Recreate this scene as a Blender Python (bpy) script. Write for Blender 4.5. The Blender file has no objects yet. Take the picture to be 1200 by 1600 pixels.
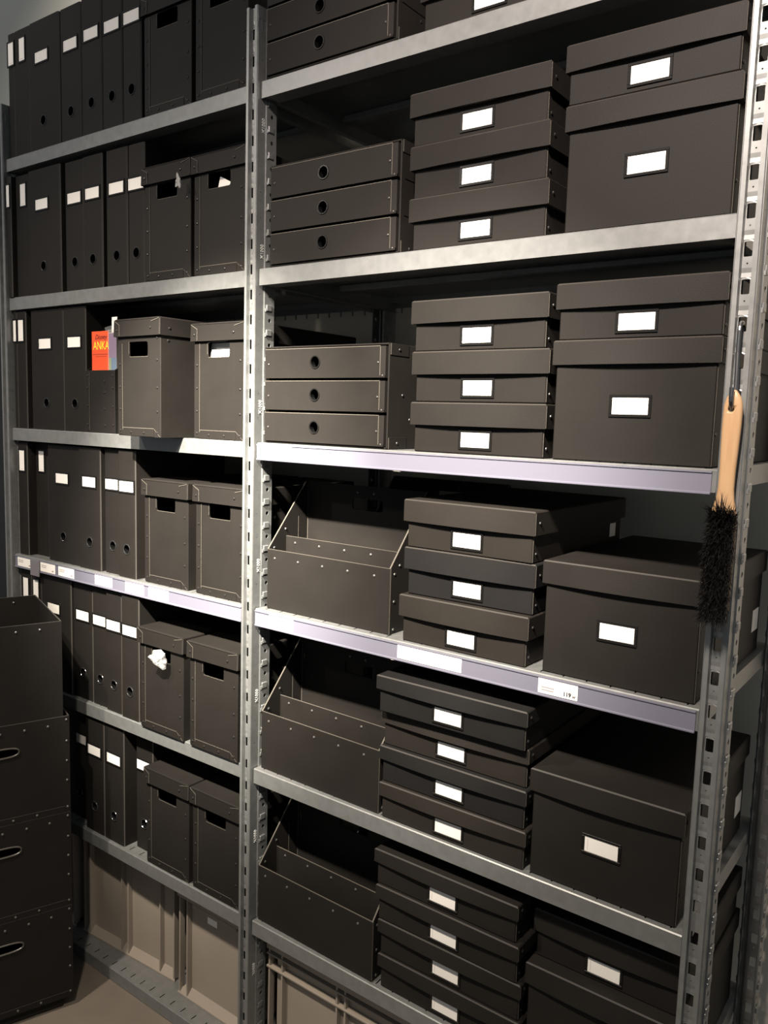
import bpy, bmesh, math, random
from mathutils import Vector, Matrix
random.seed(7)
SC = bpy.context.scene
COL = SC.collection
ZO = 2.245                      # height of the uprights' datum above the floor

# ------------------------------------------------------------------ camera
cam_d = bpy.data.cameras.new('camera')
cam = bpy.data.objects.new('camera', cam_d); COL.objects.link(cam)
cam_d.sensor_fit = 'HORIZONTAL'; cam_d.sensor_width = 36.0; cam_d.lens = 38.2808
cam_d.clip_start = 0.02
yaw, pitch, roll = (math.radians(a) for a in (-36.44494, -6.63927, 1.68765))
fw = Vector((math.sin(yaw)*math.cos(pitch), math.cos(yaw)*math.cos(pitch), math.sin(pitch)))
rt = Vector((math.cos(yaw), -math.sin(yaw), 0)); up = rt.cross(fw)
r2 = rt*math.cos(roll)+up*math.sin(roll); u2 = -rt*math.sin(roll)+up*math.cos(roll)
cam.matrix_world = Matrix(((r2.x,u2.x,-fw.x,1.2394),(r2.y,u2.y,-fw.y,-1.1963),(r2.z,u2.z,-fw.z,-0.7400+ZO),(0,0,0,1)))
SC.camera = cam

# ------------------------------------------------------------------ light and exposure
w = bpy.data.worlds.new('room_light'); SC.world = w; w.use_nodes = True
w.node_tree.nodes['Background'].inputs[0].default_value = (0.84, 0.92, 1.0, 1)
w.node_tree.nodes['Background'].inputs[1].default_value = 0.21
vs = SC.view_settings
SC.display_settings.display_device = 'sRGB'
vs.view_transform = 'Standard'; vs.look = 'None'; vs.gamma = 1.0; vs.exposure = 0.0
vs.use_curve_mapping = False
def spot(name, loc, aim, power, size, blend, radius, col=(1.0, 0.86, 0.70)):
    d = bpy.data.lights.new(name, 'SPOT'); o = bpy.data.objects.new(name, d); COL.objects.link(o)
    d.energy = power; d.spot_size = math.radians(size); d.spot_blend = blend; d.shadow_soft_size = radius; d.color = col
    o.location = loc
    o.rotation_euler = (Vector(aim)-Vector(loc)).to_track_quat('-Z', 'Y').to_euler()
    return o
spot('track_spot', (0.24, -1.10, 2.42), (-0.13, 0.0, 1.31), 1080, 36, 1.0, 0.022, (1.0, 0.92, 0.80))
spot('track_spot', (0.75, -1.10, 2.42), (0.42, 0.0, 1.40), 420, 38, 1.0, 0.022, (1.0, 0.92, 0.80))
spot('overhead_spot', (1.06, -1.45, 2.85), (0.76, 0.05, 2.00), 380, 56, 1.0, 0.05, (1.0, 0.86, 0.77))
spot('overhead_spot', (-0.35, -1.30, 2.85), (-0.35, -0.1, 0.4), 240, 78, 1.0, 0.05, (1.0, 0.87, 0.73))
spot('overhead_spot', (0.85, -1.35, 2.85), (0.25, -0.1, 0.4), 170, 74, 1.0, 0.05, (1.0, 0.87, 0.73))
spot('added_wall_fill', (-1.20, -0.25, 3.30), (-1.20, 0.62, 2.40), 26, 95, 1.0, 0.05, (1.0, 0.92, 0.82))  # added fill to brighten the back wall, no fixture known
spot('overhead_spot', (-1.30, -2.20, 2.80), (-0.70, 0.0, 2.15), 95, 60, 1.0, 0.05, (1.0, 0.90, 0.82))  # added fill spot for the top left boxes, unseen source

# ------------------------------------------------------------------ materials
def new_mat(name):
    m = bpy.data.materials.new(name); m.use_nodes = True
    return m, m.node_tree.nodes, m.node_tree.links, m.node_tree.nodes['Principled BSDF']
def plain(name, col, rough=0.5, metal=0.0, spec=0.5):
    m, n, l, b = new_mat(name)
    b.inputs['Base Color'].default_value = (*col, 1); b.inputs['Roughness'].default_value = rough
    b.inputs['Metallic'].default_value = metal; b.inputs['Specular IOR Level'].default_value = spec
    return m
def noisy(name, c1, c2, scale, rough=(0.5, 0.6), metal=0.0, spec=0.5, bump=0.0, detail=4, stretch=(1, 1, 1), bscale=None):
    m, n, l, b = new_mat(name)
    tc = n.new('ShaderNodeTexCoord'); mp = n.new('ShaderNodeMapping'); mp.inputs['Scale'].default_value = stretch
    l.new(tc.outputs['Object'], mp.inputs[0])
    nz = n.new('ShaderNodeTexNoise'); nz.inputs['Scale'].default_value = scale; nz.inputs['Detail'].default_value = detail
    l.new(mp.outputs[0], nz.inputs['Vector'])
    cr = n.new('ShaderNodeValToRGB'); cr.color_ramp.elements[0].position = 0.3; cr.color_ramp.elements[1].position = 0.7
    cr.color_ramp.elements[0].color = (*c1, 1); cr.color_ramp.elements[1].color = (*c2, 1)
    l.new(nz.outputs[0], cr.inputs[0]); l.new(cr.outputs[0], b.inputs['Base Color'])
    mr = n.new('ShaderNodeMapRange'); mr.inputs['To Min'].default_value = rough[0]; mr.inputs['To Max'].default_value = rough[1]
    l.new(nz.outputs[0], mr.inputs['Value']); l.new(mr.outputs[0], b.inputs['Roughness'])
    b.inputs['Metallic'].default_value = metal; b.inputs['Specular IOR Level'].default_value = spec
    if bump:
        n2 = n.new('ShaderNodeTexNoise'); n2.inputs['Scale'].default_value = bscale or scale*6; l.new(mp.outputs[0], n2.inputs['Vector'])
        bp = n.new('ShaderNodeBump'); bp.inputs['Strength'].default_value = bump; bp.inputs['Distance'].default_value = 0.001
        l.new(n2.outputs[0], bp.inputs['Height']); l.new(bp.outputs[0], b.inputs['Normal'])
    return m
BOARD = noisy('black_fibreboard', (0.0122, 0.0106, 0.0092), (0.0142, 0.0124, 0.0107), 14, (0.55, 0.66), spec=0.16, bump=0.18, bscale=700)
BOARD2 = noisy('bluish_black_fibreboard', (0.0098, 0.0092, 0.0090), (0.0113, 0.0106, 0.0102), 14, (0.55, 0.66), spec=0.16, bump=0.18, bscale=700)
FOLD = plain('worn_lit_fold', (0.030, 0.0265, 0.0225), 0.55, spec=0.3)  # lid fold: wear plus the brightness of a lit top edge, in the colour
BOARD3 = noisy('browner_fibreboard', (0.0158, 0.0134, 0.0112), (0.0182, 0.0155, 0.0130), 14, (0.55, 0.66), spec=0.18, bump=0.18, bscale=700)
EDGE = plain('lit_cut_edge', (0.095, 0.085, 0.07), 0.7, spec=0.3)  # raw board edge, paled further for the light such edges catch
GALV = noisy('galvanised_steel', (0.20, 0.205, 0.20), (0.235, 0.24, 0.235), 60, (0.36, 0.46), metal=0.45, bump=0.03, bscale=90)
STEEL = plain('bright_steel', (0.62, 0.61, 0.58), 0.22, 1.0)
DSTEEL = plain('dark_rivet', (0.018, 0.016, 0.015), 0.35, 0.2)
RIVET = plain('dull_steel_rivet', (0.16, 0.155, 0.145), 0.36, 0.7)
DRAWR = plain('bronze_rivet', (0.06, 0.055, 0.05), 0.45, 0.5)
RINGM = plain('black_ring', (0.03, 0.03, 0.03), 0.14, 0.3, 0.8)
STAMP = plain('stamped_edge', (0.70, 0.70, 0.67), 0.5)
GLOSS = plain('black_gloss', (0.008, 0.0075, 0.007), 0.3, 0, 0.3)
HOLE = plain('hole_dark', (0.004, 0.004, 0.004), 0.9, spec=0.05)
CARD = plain('white_card', (0.82, 0.79, 0.74), 0.75, spec=0.2)
PRINT = plain('grey_print', (0.36, 0.31, 0.30), 0.8, spec=0.2)
STRIP = plain('lavender_plastic_strip', (0.155, 0.153, 0.195), 0.22)
GREYP = noisy('grey_plastic', (0.25, 0.215, 0.175), (0.285, 0.245, 0.20), 6, (0.45, 0.55), bump=0.04, bscale=300)
WOOD = noisy('beech_wood', (0.40, 0.245, 0.125), (0.47, 0.305, 0.165), 22, (0.42, 0.5), stretch=(6, 6, 0.6), bump=0.03)
BRIST = plain('black_bristle', (0.012, 0.011, 0.011), 0.55)
WALL = noisy('beige_wall_paint', (0.72, 0.68, 0.58), (0.76, 0.72, 0.62), 3, (0.75, 0.85), spec=0.25, bump=0.05, bscale=200)
FLOOR = noisy('brown_floor', (0.125, 0.105, 0.085), (0.155, 0.13, 0.105), 9, (0.5, 0.65), spec=0.3, bump=0.04, bscale=260)
CABM = noisy('black_lacquer', (0.010, 0.010, 0.011), (0.013, 0.013, 0.014), 10, (0.5, 0.6), spec=0.3)
RED = noisy('red_cover', (0.68, 0.075, 0.022), (0.76, 0.11, 0.03), 8, (0.3, 0.4))
YEL = plain('yellow_ink', (0.85, 0.72, 0.04), 0.5)
DARKRED = plain('dark_ink', (0.10, 0.012, 0.012), 0.5)
PURP = plain('violet_ink', (0.12, 0.05, 0.15), 0.4)
BLUE = plain('blue_ink', (0.02, 0.09, 0.19), 0.4)
GREEN = plain('green_ink', (0.16, 0.20, 0.06), 0.4)
def film_mat():
    m, n, l, b = new_mat('clear_film')
    b.inputs['Base Color'].default_value = (0.9, 0.9, 0.9, 1); b.inputs['Roughness'].default_value = 0.12
    b.inputs['Alpha'].default_value = 0.13
    return m
FILM = film_mat()
def wrap_mat():
    m, n, l, b = new_mat('cloudy_film')
    b.inputs['Base Color'].default_value = (0.55, 0.55, 0.54, 1); b.inputs['Roughness'].default_value = 0.2
    b.inputs['Alpha'].default_value = 0.42
    return m
WRAP = wrap_mat()

# ------------------------------------------------------------------ mesh helpers
class MB:
    def __init__(s): s.v = []; s.f = []; s.m = []
    def add(s, vs, fs, mi=0, M=None):
        o = len(s.v)
        s.v += [tuple(M @ Vector(p)) if M else tuple(p) for p in vs]
        s.f += [tuple(i+o for i in f) for f in fs]; s.m += [mi]*len(fs)
        return s
    def box(s, x0, x1, y0, y1, z0, z1, mi=0, b=0.0, M=None):
        X = (x0, x1); Y = (y0, y1); Z = (z0, z1)
        if not b:
            vs = [(X[i], Y[j], Z[k]) for i in (0, 1) for j in (0, 1) for k in (0, 1)]
            return s.add(vs, [(0,1,3,2),(4,6,7,5),(0,4,5,1),(2,3,7,6),(0,2,6,4),(1,5,7,3)], mi, M)
        vs = []; ix = {}
        for i in (0, 1):
            for j in (0, 1):
                for k in (0, 1):
                    xi = X[i]+(b if i == 0 else -b); yj = Y[j]+(b if j == 0 else -b); zk = Z[k]+(b if k == 0 else -b)
                    for a, p in enumerate(((X[i], yj, zk), (xi, Y[j], zk), (xi, yj, Z[k]))):
                        ix[i, j, k, a] = len(vs); vs.append(p)
        fs = []
        for i in (0, 1):
            fs.append((ix[i,0,0,0], ix[i,1,0,0], ix[i,1,1,0], ix[i,0,1,0]))
            fs.append((ix[0,i,0,1], ix[1,i,0,1], ix[1,i,1,1], ix[0,i,1,1]))
            fs.append((ix[0,0,i,2], ix[1,0,i,2], ix[1,1,i,2], ix[0,1,i,2]))
            for j in (0, 1):
                fs.append((ix[i,j,0,0], ix[i,j,1,0], ix[i,j,1,1], ix[i,j,0,1]))
                fs.append((ix[i,0,j,0], ix[i,1,j,0], ix[i,1,j,2], ix[i,0,j,2]))
                fs.append((ix[0,i,j,1], ix[1,i,j,1], ix[1,i,j,2], ix[0,i,j,2]))
                for k in (0, 1):
                    fs.append((ix[i,j,k,0], ix[i,j,k,1], ix[i,j,k,2]))
        return s.add(vs, fs, mi, M)
    def bar(s, p, q, wd, th, n=(0, -1, 0), mi=0):
        # thin strip lying on a face: runs p-q, width wd across, thickness th along n
        p = Vector(p); q = Vector(q); n = Vector(n); a = (q-p).normalized(); c = a.cross(n).normalized()*wd/2
        vs = [p-c, p+c, q+c, q-c, p-c+n*th, p+c+n*th, q+c+n*th, q-c+n*th]
        return s.add(vs, [(0,1,2,3),(4,7,6,5),(0,4,5,1),(1,5,6,2),(2,6,7,3),(3,7,4,0)], mi)
    def rivet(s, p, n=(0, -1, 0), r=0.0031, h=0.0018, mi=0):
        p = Vector(p); n = Vector(n).normalized(); t = n.orthogonal().normalized(); b = n.cross(t)
        vs = []
        for rr, hh in ((r, 0), (r*0.85, h*0.6), (r*0.4, h)):
            vs += [p+n*hh+(t*math.cos(k*math.pi/4)+b*math.sin(k*math.pi/4))*rr for k in range(8)]
        fs = [(i*8+k, i*8+(k+1) % 8, i*8+8+(k+1) % 8, i*8+8+k) for i in (0, 1) for k in range(8)]
        return s.add(vs, fs+[tuple(range(16, 24))], mi)
    def ring(s, c, R, r, n=16, m=6, mi=0, flat=1.0):
        # torus in the local XZ plane (axis along y)
        vs = []
        for i in range(n):
            a = 2*math.pi*i/n
            for j in range(m):
                t = 2*math.pi*j/m
                vs.append((c[0]+(R+r*math.cos(t))*math.cos(a), c[1]+r*math.sin(t)*flat, c[2]+(R+r*math.cos(t))*math.sin(a)))
        fs = [(i*m+j, ((i+1) % n)*m+j, ((i+1) % n)*m+(j+1) % m, i*m+(j+1) % m) for i in range(n) for j in range(m)]
        return s.add(vs, fs, mi)
    def tube(s, pts, r, n=8, mi=0, cap=True):
        pts = [Vector(p) for p in pts]; rs = r if isinstance(r, (list, tuple)) else [r]*len(pts)
        vs = []; prev = None
        for i, p in enumerate(pts):
            t = (pts[min(i+1, len(pts)-1)]-pts[max(i-1, 0)]).normalized()
            a = t.orthogonal().normalized() if prev is None else (prev-t*prev.dot(t)).normalized()
            prev = a; b = t.cross(a)
            vs += [p+(a*math.cos(2*math.pi*k/n)+b*math.sin(2*math.pi*k/n))*rs[i] for k in range(n)]
        fs = [(i*n+k, i*n+(k+1) % n, (i+1)*n+(k+1) % n, (i+1)*n+k) for i in range(len(pts)-1) for k in range(n)]
        if cap: fs += [tuple(range(n)), tuple(range((len(pts)-1)*n, len(pts)*n))]
        return s.add(vs, fs, mi)
    def hcell(s, u0, u1, v0, v1, uc, vc, hw, hh, e, M, mi=0, depth=0.0, mi2=None):
        # rectangular sheet in the local XZ plane with one rounded hole (superellipse exponent e); the hole's rim goes depth along +y
        outer = [(u1,vc),(u1,v1),(uc,v1),(u0,v1),(u0,vc),(u0,v0),(uc,v0),(u1,v0)]
        pw = lambda t: math.copysign(abs(t)**e, t) if abs(t) > 1e-9 else 0.0
        hole = [(uc+hw*pw(math.cos(math.pi*k/8)), vc+hh*pw(math.sin(math.pi*k/8))) for k in range(16)]
        vs = [(a, 0, b) for a, b in outer+hole]; fs = []
        for i in range(8):
            j = (i+1) % 8; h0 = 8+2*i; h1 = 8+(2*i+1) % 16; h2 = 8+(2*i+2) % 16
            fs += [(i, j, h1), (i, h1, h0), (j, h2, h1)]
        s.add(vs, fs, mi, M)
        if depth:
            vs = [(a, 0, b) for a, b in hole]+[(a, depth, b) for a, b in hole]
            s.add(vs, [(k, (k+1) % 16, 16+(k+1) % 16, 16+k) for k in range(16)], mi if mi2 is None else mi2, M)
        return s
    def quad(s, vs, mi=0, M=None): return s.add(vs, [(0, 1, 2, 3)], mi, M)
    def mesh(s, name, mats, recalc=True):
        me = bpy.data.meshes.new(name); me.from_pydata([tuple(p) for p in s.v], [], s.f)
        for m in (mats if isinstance(mats, (list, tuple)) else [mats]): me.materials.append(m)
        me.polygons.foreach_set('material_index', s.m)
        if recalc:
            bm = bmesh.new(); bm.from_mesh(me); bmesh.ops.remove_doubles(bm, verts=bm.verts, dist=1e-6)
            bmesh.ops.recalc_face_normals(bm, faces=bm.faces); bm.to_mesh(me); bm.free()
        return me
    def build(s, name, mats, parent=None, **kw): return put(name, s.mesh(name, mats), parent, **kw)
def put(name, me, parent=None, loc=None, kind=None):
    o = bpy.data.objects.new(name, me); COL.objects.link(o)
    if parent is not None: o.parent = parent
    if loc is not None: o.location = loc
    if kind: o['kind'] = kind
    return o
def thing(name, loc, label, cat, group=None, rz=0.0):
    o = bpy.data.objects.new(name, None); COL.objects.link(o); o.empty_display_size = 0.05
    o.location = loc; o.rotation_euler = (0, 0, rz)
    o['label'] = label; o['category'] = cat
    if group: o['group'] = group
    return o
def tag(o, label, cat, group=None):
    o['label'] = label; o['category'] = cat
    if group: o['group'] = group
    return o
CACHE = {}
def cached(key, fn):
    if key not in CACHE: CACHE[key] = fn()
    return CACHE[key]
I4 = Matrix.Identity(4)
def text_mesh(name, body, size, mat, extrude=0.0002, shear=0.0, bold=0.0):
    cu = bpy.data.curves.new(name, 'FONT'); cu.body = body; cu.size = size; cu.extrude = extrude; cu.shear = shear; cu.offset = bold
    cu.align_x = 'CENTER'; cu.align_y = 'CENTER'; cu.resolution_u = 3
    o = bpy.data.objects.new(name, cu); COL.objects.link(o)
    dg = bpy.context.evaluated_depsgraph_get(); me = bpy.data.meshes.new_from_object(o.evaluated_get(dg))
    bpy.data.objects.remove(o); me.materials.clear(); me.materials.append(mat); me.name = name
    return me

# ------------------------------------------------------------------ room
def struct(name, mb, mat):
    o = mb.build(name, mat); o['kind'] = 'structure'; return o
struct('floor', MB().box(-3.6, 3.6, -4.0, 0.72, -0.08, 0.0), FLOOR)
struct('wall_back', MB().box(-3.6, 3.6, 0.62, 0.72, 0.0, 3.4), WALL)

# ------------------------------------------------------------------ steel shelving: uprights and shelves
W = 0.950
SH = [-0.0900, -0.4500, -0.8000, -1.1510, -1.5055, -1.8580, -2.2100]   # shelf tops, from the datum
SZ = [z+ZO+0.0006 for z in SH]
TOP = 2.294
rack = thing('shelving_unit', (0, 0, 0), 'galvanised steel shelving unit of two bays with slotted uprights along the wall', 'shelving')
def upright_mesh():
    mb = MB(); z0, z1 = 0.0, TOP; RZ = Matrix.Rotation(math.pi/2, 4, 'Z')
    def sheet(x0, y0, x1, y1): mb.quad([(x0, y0, z0), (x1, y1, z0), (x1, y1, z1), (x0, y0, z1)])
    for s in (-1, 1):
        sheet(s*0.0155, 0.0015, s*0.014, 0); sheet(s*0.014, 0, s*0.0085, 0); sheet(s*0.0085, 0, s*0.0072, 0.008)
        M = Matrix.Translation((s*0.0155, 0, 0)) @ RZ           # local x -> world y
        Mf = Matrix.Translation((s*0.0175, 0, 0)) @ RZ
        mb.quad([(s*0.0155, 0.0235, z0), (s*0.0175, 0.0255, z0), (s*0.0175, 0.0255, z1), (s*0.0155, 0.0235, z1)])
        k = 0; a = z0
        while a < z1-1e-6:
            zc = ZO-0.05*round((ZO-a-0.025)/0.05); b = min(zc+0.025, z1); lo = max(a, zc-0.025)
            if b-lo > 0.03:
                mb.hcell(0.0015, 0.0235, lo, b, 0.013, zc, 0.0012, 0.0012, 1.0, M)
                mb.hcell(0.0255, 0.0530, lo, b, 0.0400, zc, 0.0040, 0.0042, 1.0, Mf)
            else:
                mb.quad([(0.0015, 0, lo), (0.0235, 0, lo), (0.0235, 0, b), (0.0015, 0, b)], 0, M)
                mb.quad([(0.0255, 0, lo), (0.0530, 0, lo), (0.0530, 0, b), (0.0255, 0, b)], 0, Mf)
            a = b
        mb.quad([(s*0.0175, 0.053, z0), (s*0.0150, 0.055, z0), (s*0.0150, 0.055, z1), (s*0.0175, 0.053, z1)])
    M = Matrix.Translation((0, 0.008, 0)); a = z0
    while a < z1-1e-6:                                          # slotted channel bottom: a 20 mm slot, then a small round hole
        zc = ZO-0.05*round((ZO-a-0.025)/0.05); lo = max(a, zc-0.025); b = min(zc+0.025, z1)
        t1 = min(zc+0.0125, z1); t0 = max(zc-0.0125, lo)
        if t0 > lo+1e-5:
            if t0-lo > 0.011: mb.hcell(-0.0072, 0.0072, lo, t0, 0, zc-0.025+0.006, 0.0012, 0.0012, 1.0, M) if lo == zc-0.025 else mb.quad([(-0.0072, 0, lo), (0.0072, 0, lo), (0.0072, 0, t0), (-0.0072, 0, t0)], 0, M)
            else: mb.quad([(-0.0072, 0, lo), (0.0072, 0, lo), (0.0072, 0, t0), (-0.0072, 0, t0)], 0, M)
        if t1-t0 > 0.0215: mb.hcell(-0.0072, 0.0072, t0, t1, 0, zc, 0.0056, 0.0100, 0.18, M)
        else: mb.quad([(-0.0072, 0, t0), (0.0072, 0, t0), (0.0072, 0, t1), (-0.0072, 0, t1)], 0, M)
        if b > t1+1e-5: mb.quad([(-0.0072, 0, t1), (0.0072, 0, t1), (0.0072, 0, b), (-0.0072, 0, b)], 0, M)
        a = b
    return mb.mesh('upright', GALV)
def lugs_mesh():
    mb = MB(); k = 1
    while ZO-0.05*k > 0.03:
        zc = ZO-0.05*k+0.025
        for s in (-1, 1):
            x0, x1 = (0.0176, 0.0212) if s > 0 else (-0.0212, -0.0176)
            mb.box(x0, x1, 0.0290, 0.0440, zc-0.0065, zc+0.0065, 0, 0.0012)
            mb.box(min(s*0.0176, s*0.0205), max(s*0.0176, s*0.0205), 0.0265, 0.0290, zc-0.0085, zc-0.001, 0, 0.0006)
        k += 1
    return mb.mesh('shelf_lugs', GALV)
UM = upright_mesh(); LM = lugs_mesh()
CODE = text_mesh('code_stamp', 'X1000', 0.0105, STAMP, 0.0005)
for xc in (-W, 0.0, W):
    for rear in (0, 1):
        u = put('upright', UM, rack, (xc, 0.488 if rear else 0.0, 0))
        if rear: u.rotation_euler = (0, 0, math.pi)
        md = u.modifiers.new('sheet', 'SOLIDIFY'); md.thickness = 0.0014; md.offset = 0
        lg = put('shelf_lugs', LM, u, kind='stuff')
        if not rear and xc == 0.0:                              # stamped code on the side of the middle upright
            for zc in (-0.172+ZO, -0.415+ZO, -0.727+ZO, -1.06+ZO, -1.345+ZO, -1.665+ZO, -1.98+ZO):
                st = put('code_stamp', CODE, u, (0.0166, 0.018, zc))
                st.rotation_euler = (math.pi/2, math.pi*1.5, math.pi/2)
        if rear == 0:
            MB().box(-0.020, 0.020, -0.001, 0.058, 0.0, 0.006, 0, 0.001).build('foot', GALV, u)
def shelf_mesh():
    mb = MB(); x0, x1 = 0.0, 0.913; yf, yr = 0.009, 0.480; L = 0.033
    Rf = Matrix(((1,0,0,0),(0,0,1,0),(0,-1,0,0),(0,0,0,1)))       # XZ sheet laid flat: local z -> y, local y -> -z
    mb.quad([(x0, yf, -L), (x1, yf, -L), (x1, yf, -0.0018), (x0, yf, -0.0018)])
    mb.quad([(x0, yf, -0.0018), (x1, yf, -0.0018), (x1, yf+0.0018, 0), (x0, yf+0.0018, 0)])
    mb.quad([(x0, yf, -L), (x1, yf, -L), (x1, 0.046, -L), (x0, 0.046, -L)])
    mb.quad([(x0, 0.046, -L), (x1, 0.046, -L), (x1, 0.046, -0.0015), (x0, 0.046, -0.0015)])
    n = 23; st = (x1-x0)/n
    for i in range(n):                                            # row of stamped slots behind the front edge
        mb.hcell(x0+i*st, x0+(i+1)*st, yf+0.0018, 0.042, x0+(i+0.5)*st, 0.0275, 0.0014, 0.0085, 0.3, Rf)
    mb.quad([(x0, 0.042, 0), (x1, 0.042, 0), (x1, yr, 0), (x0, yr, 0)])
    mb.quad([(x0, yr, 0), (x1, yr, 0), (x1, yr, -0.022), (x0, yr, -0.022)])
    for x in (x0, x1):
        mb.quad([(x, yf, 0), (x, yr, 0), (x, yr, -L), (x, yf, -L)])
        d = 0.014 if x == x0 else -0.014
        mb.quad([(x, yf, -L), (x, yr, -L), (x+d, yr, -L), (x+d, yf, -L)])
    return mb.mesh('shelf', GALV)
def teeth_mesh():
    mb = MB(); st = 0.913/23
    for i in range(23): mb.box((i+0.5)*st-0.0014, (i+0.5)*st+0.0014, 0.4785, 0.4815, -0.034, -0.021)
    mb.box(0, 0.913, 0.452, 0.4535, -0.012, 0)
    return mb.mesh('rear_teeth', GALV)
def rib_mesh(): return MB().box(0.02, 0.893, 0.235, 0.265, -0.016, -0.0005, 0, 0.003).mesh('stiffener', GALV)
SM = shelf_mesh(); TM = teeth_mesh(); RM = rib_mesh()
SHELF = {}
for bay, xb in (('R', 0.0185), ('L', -W+0.0185)):
    for i, z in enumerate(SH):
        z = z+ZO; s = put('shelf', SM, rack, (xb, 0, z)); SHELF[bay, i] = s
        put('rear_teeth', TM, s, kind='stuff'); put('stiffener', RM, s)
def price_strip(bay, i, x0, x1):
    s = SHELF[bay, i]; ox = s.location.x
    mb = MB().box(x0-ox, x1-ox, 0.0062, 0.0090, -0.0330, -0.0035)
    mb.box(x0-ox, x1-ox, 0.0040, 0.0090, -0.0362, -0.0325, 0, 0.0008)
    mb.box(x0-ox, x1-ox, 0.0045, 0.0090, -0.0050, -0.0030)
    o = mb.build('price_strip', STRIP, s); o['label'] = 'lavender clear plastic price strip'
price_strip('R', 2, 0.020, 0.925); price_strip('R', 3, 0.020, 0.928); price_strip('L', 3, -0.928, -0.022)
tb = MB(); ox = SHELF['L', 3].location.x
tb.box(-0.842-ox, -0.800-ox, 0.0005, 0.0038, -0.047, -0.004, 0, 0.0005)
o = tb.build('price_strip_tab', plain('grey_tab', (0.16, 0.15, 0.16), 0.4), SHELF['L', 3])
def price_card(bay, i, x0, x1, label, price=None, lines=True):
    z = SZ[i]; t = thing('price_card', ((x0+x1)/2, 0.0061, z-0.0185), label, 'price card', 'price cards in the shelf strips')
    h = 0.0130; wd = (x1-x0)/2
    MB().box(-wd, wd, -0.0008, 0, -h, h, 0, 0.0002).build('card', CARD, t)
    if lines:
        mb = MB(); zz = -0.002 if price else 0.004
        for k, ln in enumerate((0.34, 0.32)):
            mb.box(-wd*0.84, -wd*0.84+ln*2*wd, -0.00095, -0.0008, zz-0.0046*k-0.0009, zz-0.0046*k+0.0009)
        if not price: mb.box(wd*0.58, wd*0.80, -0.00095, -0.0008, -0.0085, -0.0045)
        mb.build('small_print', PRINT if not price else plain('pale_print', (0.25, 0.22, 0.21), 0.8), t, kind='stuff')
    if price:
        me = text_mesh('price', price, 0.0092, plain('dark_print', (0.02, 0.017, 0.017), 0.8), 0.0001, 0.0, 0.00035)
        p = put('price', me, t, (wd*0.48, -0.0010, -0.0060)); p.rotation_euler = (math.pi/2, 0, 0)
        me = text_mesh('currency', 'kr', 0.0062, plain('kr_print', (0.06, 0.05, 0.05), 0.8), 0.0001, 0.0, 0.0002)
        p = put('currency', me, t, (wd*0.83, -0.0010, -0.0072)); p.rotation_euler = (math.pi/2, 0, 0)
price_card('R', 2, 0.021, 0.118, 'white price card in the strip just below the lower three-drawer box', lines=False)
price_card('R', 3, 0.061, 0.131, 'white price card in the strip under the brightest open file box', lines=False)
price_card('R', 3, 0.392, 0.530, 'widest white price card under the stack of three lidded boxes, two cards long', lines=False)
price_card('R', 3, 0.677, 0.746, 'white price card reading 119 kr below the lone large lidded box', '119')
LC = [(-0.914, -0.842, 'leftmost small white price card on the left bay strip beside the left upright'),
      (-0.800, -0.729, 'white price card just right of the grey tab hanging from the left strip'),
      (-0.714, -0.642, 'white price card third from the left upright on the left strip'),
      (-0.551, -0.479, 'white price card below the second and third ring spine of the left strip shelf'),
      (-0.426, -0.354, 'bright white price card below the right hand binder of the left strip shelf'),
      (-0.336, -0.263, 'rightmost bright white price card on the left strip, under a lidded archive box')]
for a, b, lb in LC: price_card('L', 3, a, b, lb, lines=True)

# ------------------------------------------------------------------ box builders
def label_parts(t, xc, zc, y=0.0, vert=False, slim=False):
    def fr():
        mb = MB(); hw, hh = (0.0325, 0.0170)
        if vert: hw, hh = (0.0090 if slim else 0.0175), 0.0320
        iw, ih = hw-(0.0015 if slim else 0.0045), hh-0.0042
        for a in ((-hw, hw, -hh, -ih), (-hw, hw, ih, hh), (-hw, -iw, -ih, ih), (iw, hw, -ih, ih)):
            mb.box(a[0], a[1], -0.0020, 0, a[2], a[3], 0, 0.0004)
        mb.box(-iw, iw, -0.0004, 0, -ih, ih)
        return mb.mesh('label_frame', GLOSS)
    def cd():
        mb = MB(); cw, ch = (0.0277, 0.0126)
        if vert:
            cw, ch = (0.0072 if slim else 0.0128), 0.0277
            mb.box(-cw, cw, -0.0009, -0.0004, -ch, ch); mb.box(-cw*0.6, cw*0.6, -0.00105, -0.0009, -ch+0.004, -ch+0.0052, 1)
        else:
            mb.box(-cw, cw, -0.0009, -0.0004, -ch, ch); mb.box(-cw+0.0045, -cw+0.0054, -0.00105, -0.0009, -ch+0.003, ch-0.003, 1)
        return mb.mesh('label_card', [CARD, plain('faint_print', (0.60, 0.54, 0.53), 0.8)] if 'fp' not in CACHE else [CARD, CACHE['fp']])
    f = put('label_frame', cached(('lf', vert, slim), fr), t, (xc, y, zc))
    put('label_card', cached(('lc', vert, slim), cd), f)
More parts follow.
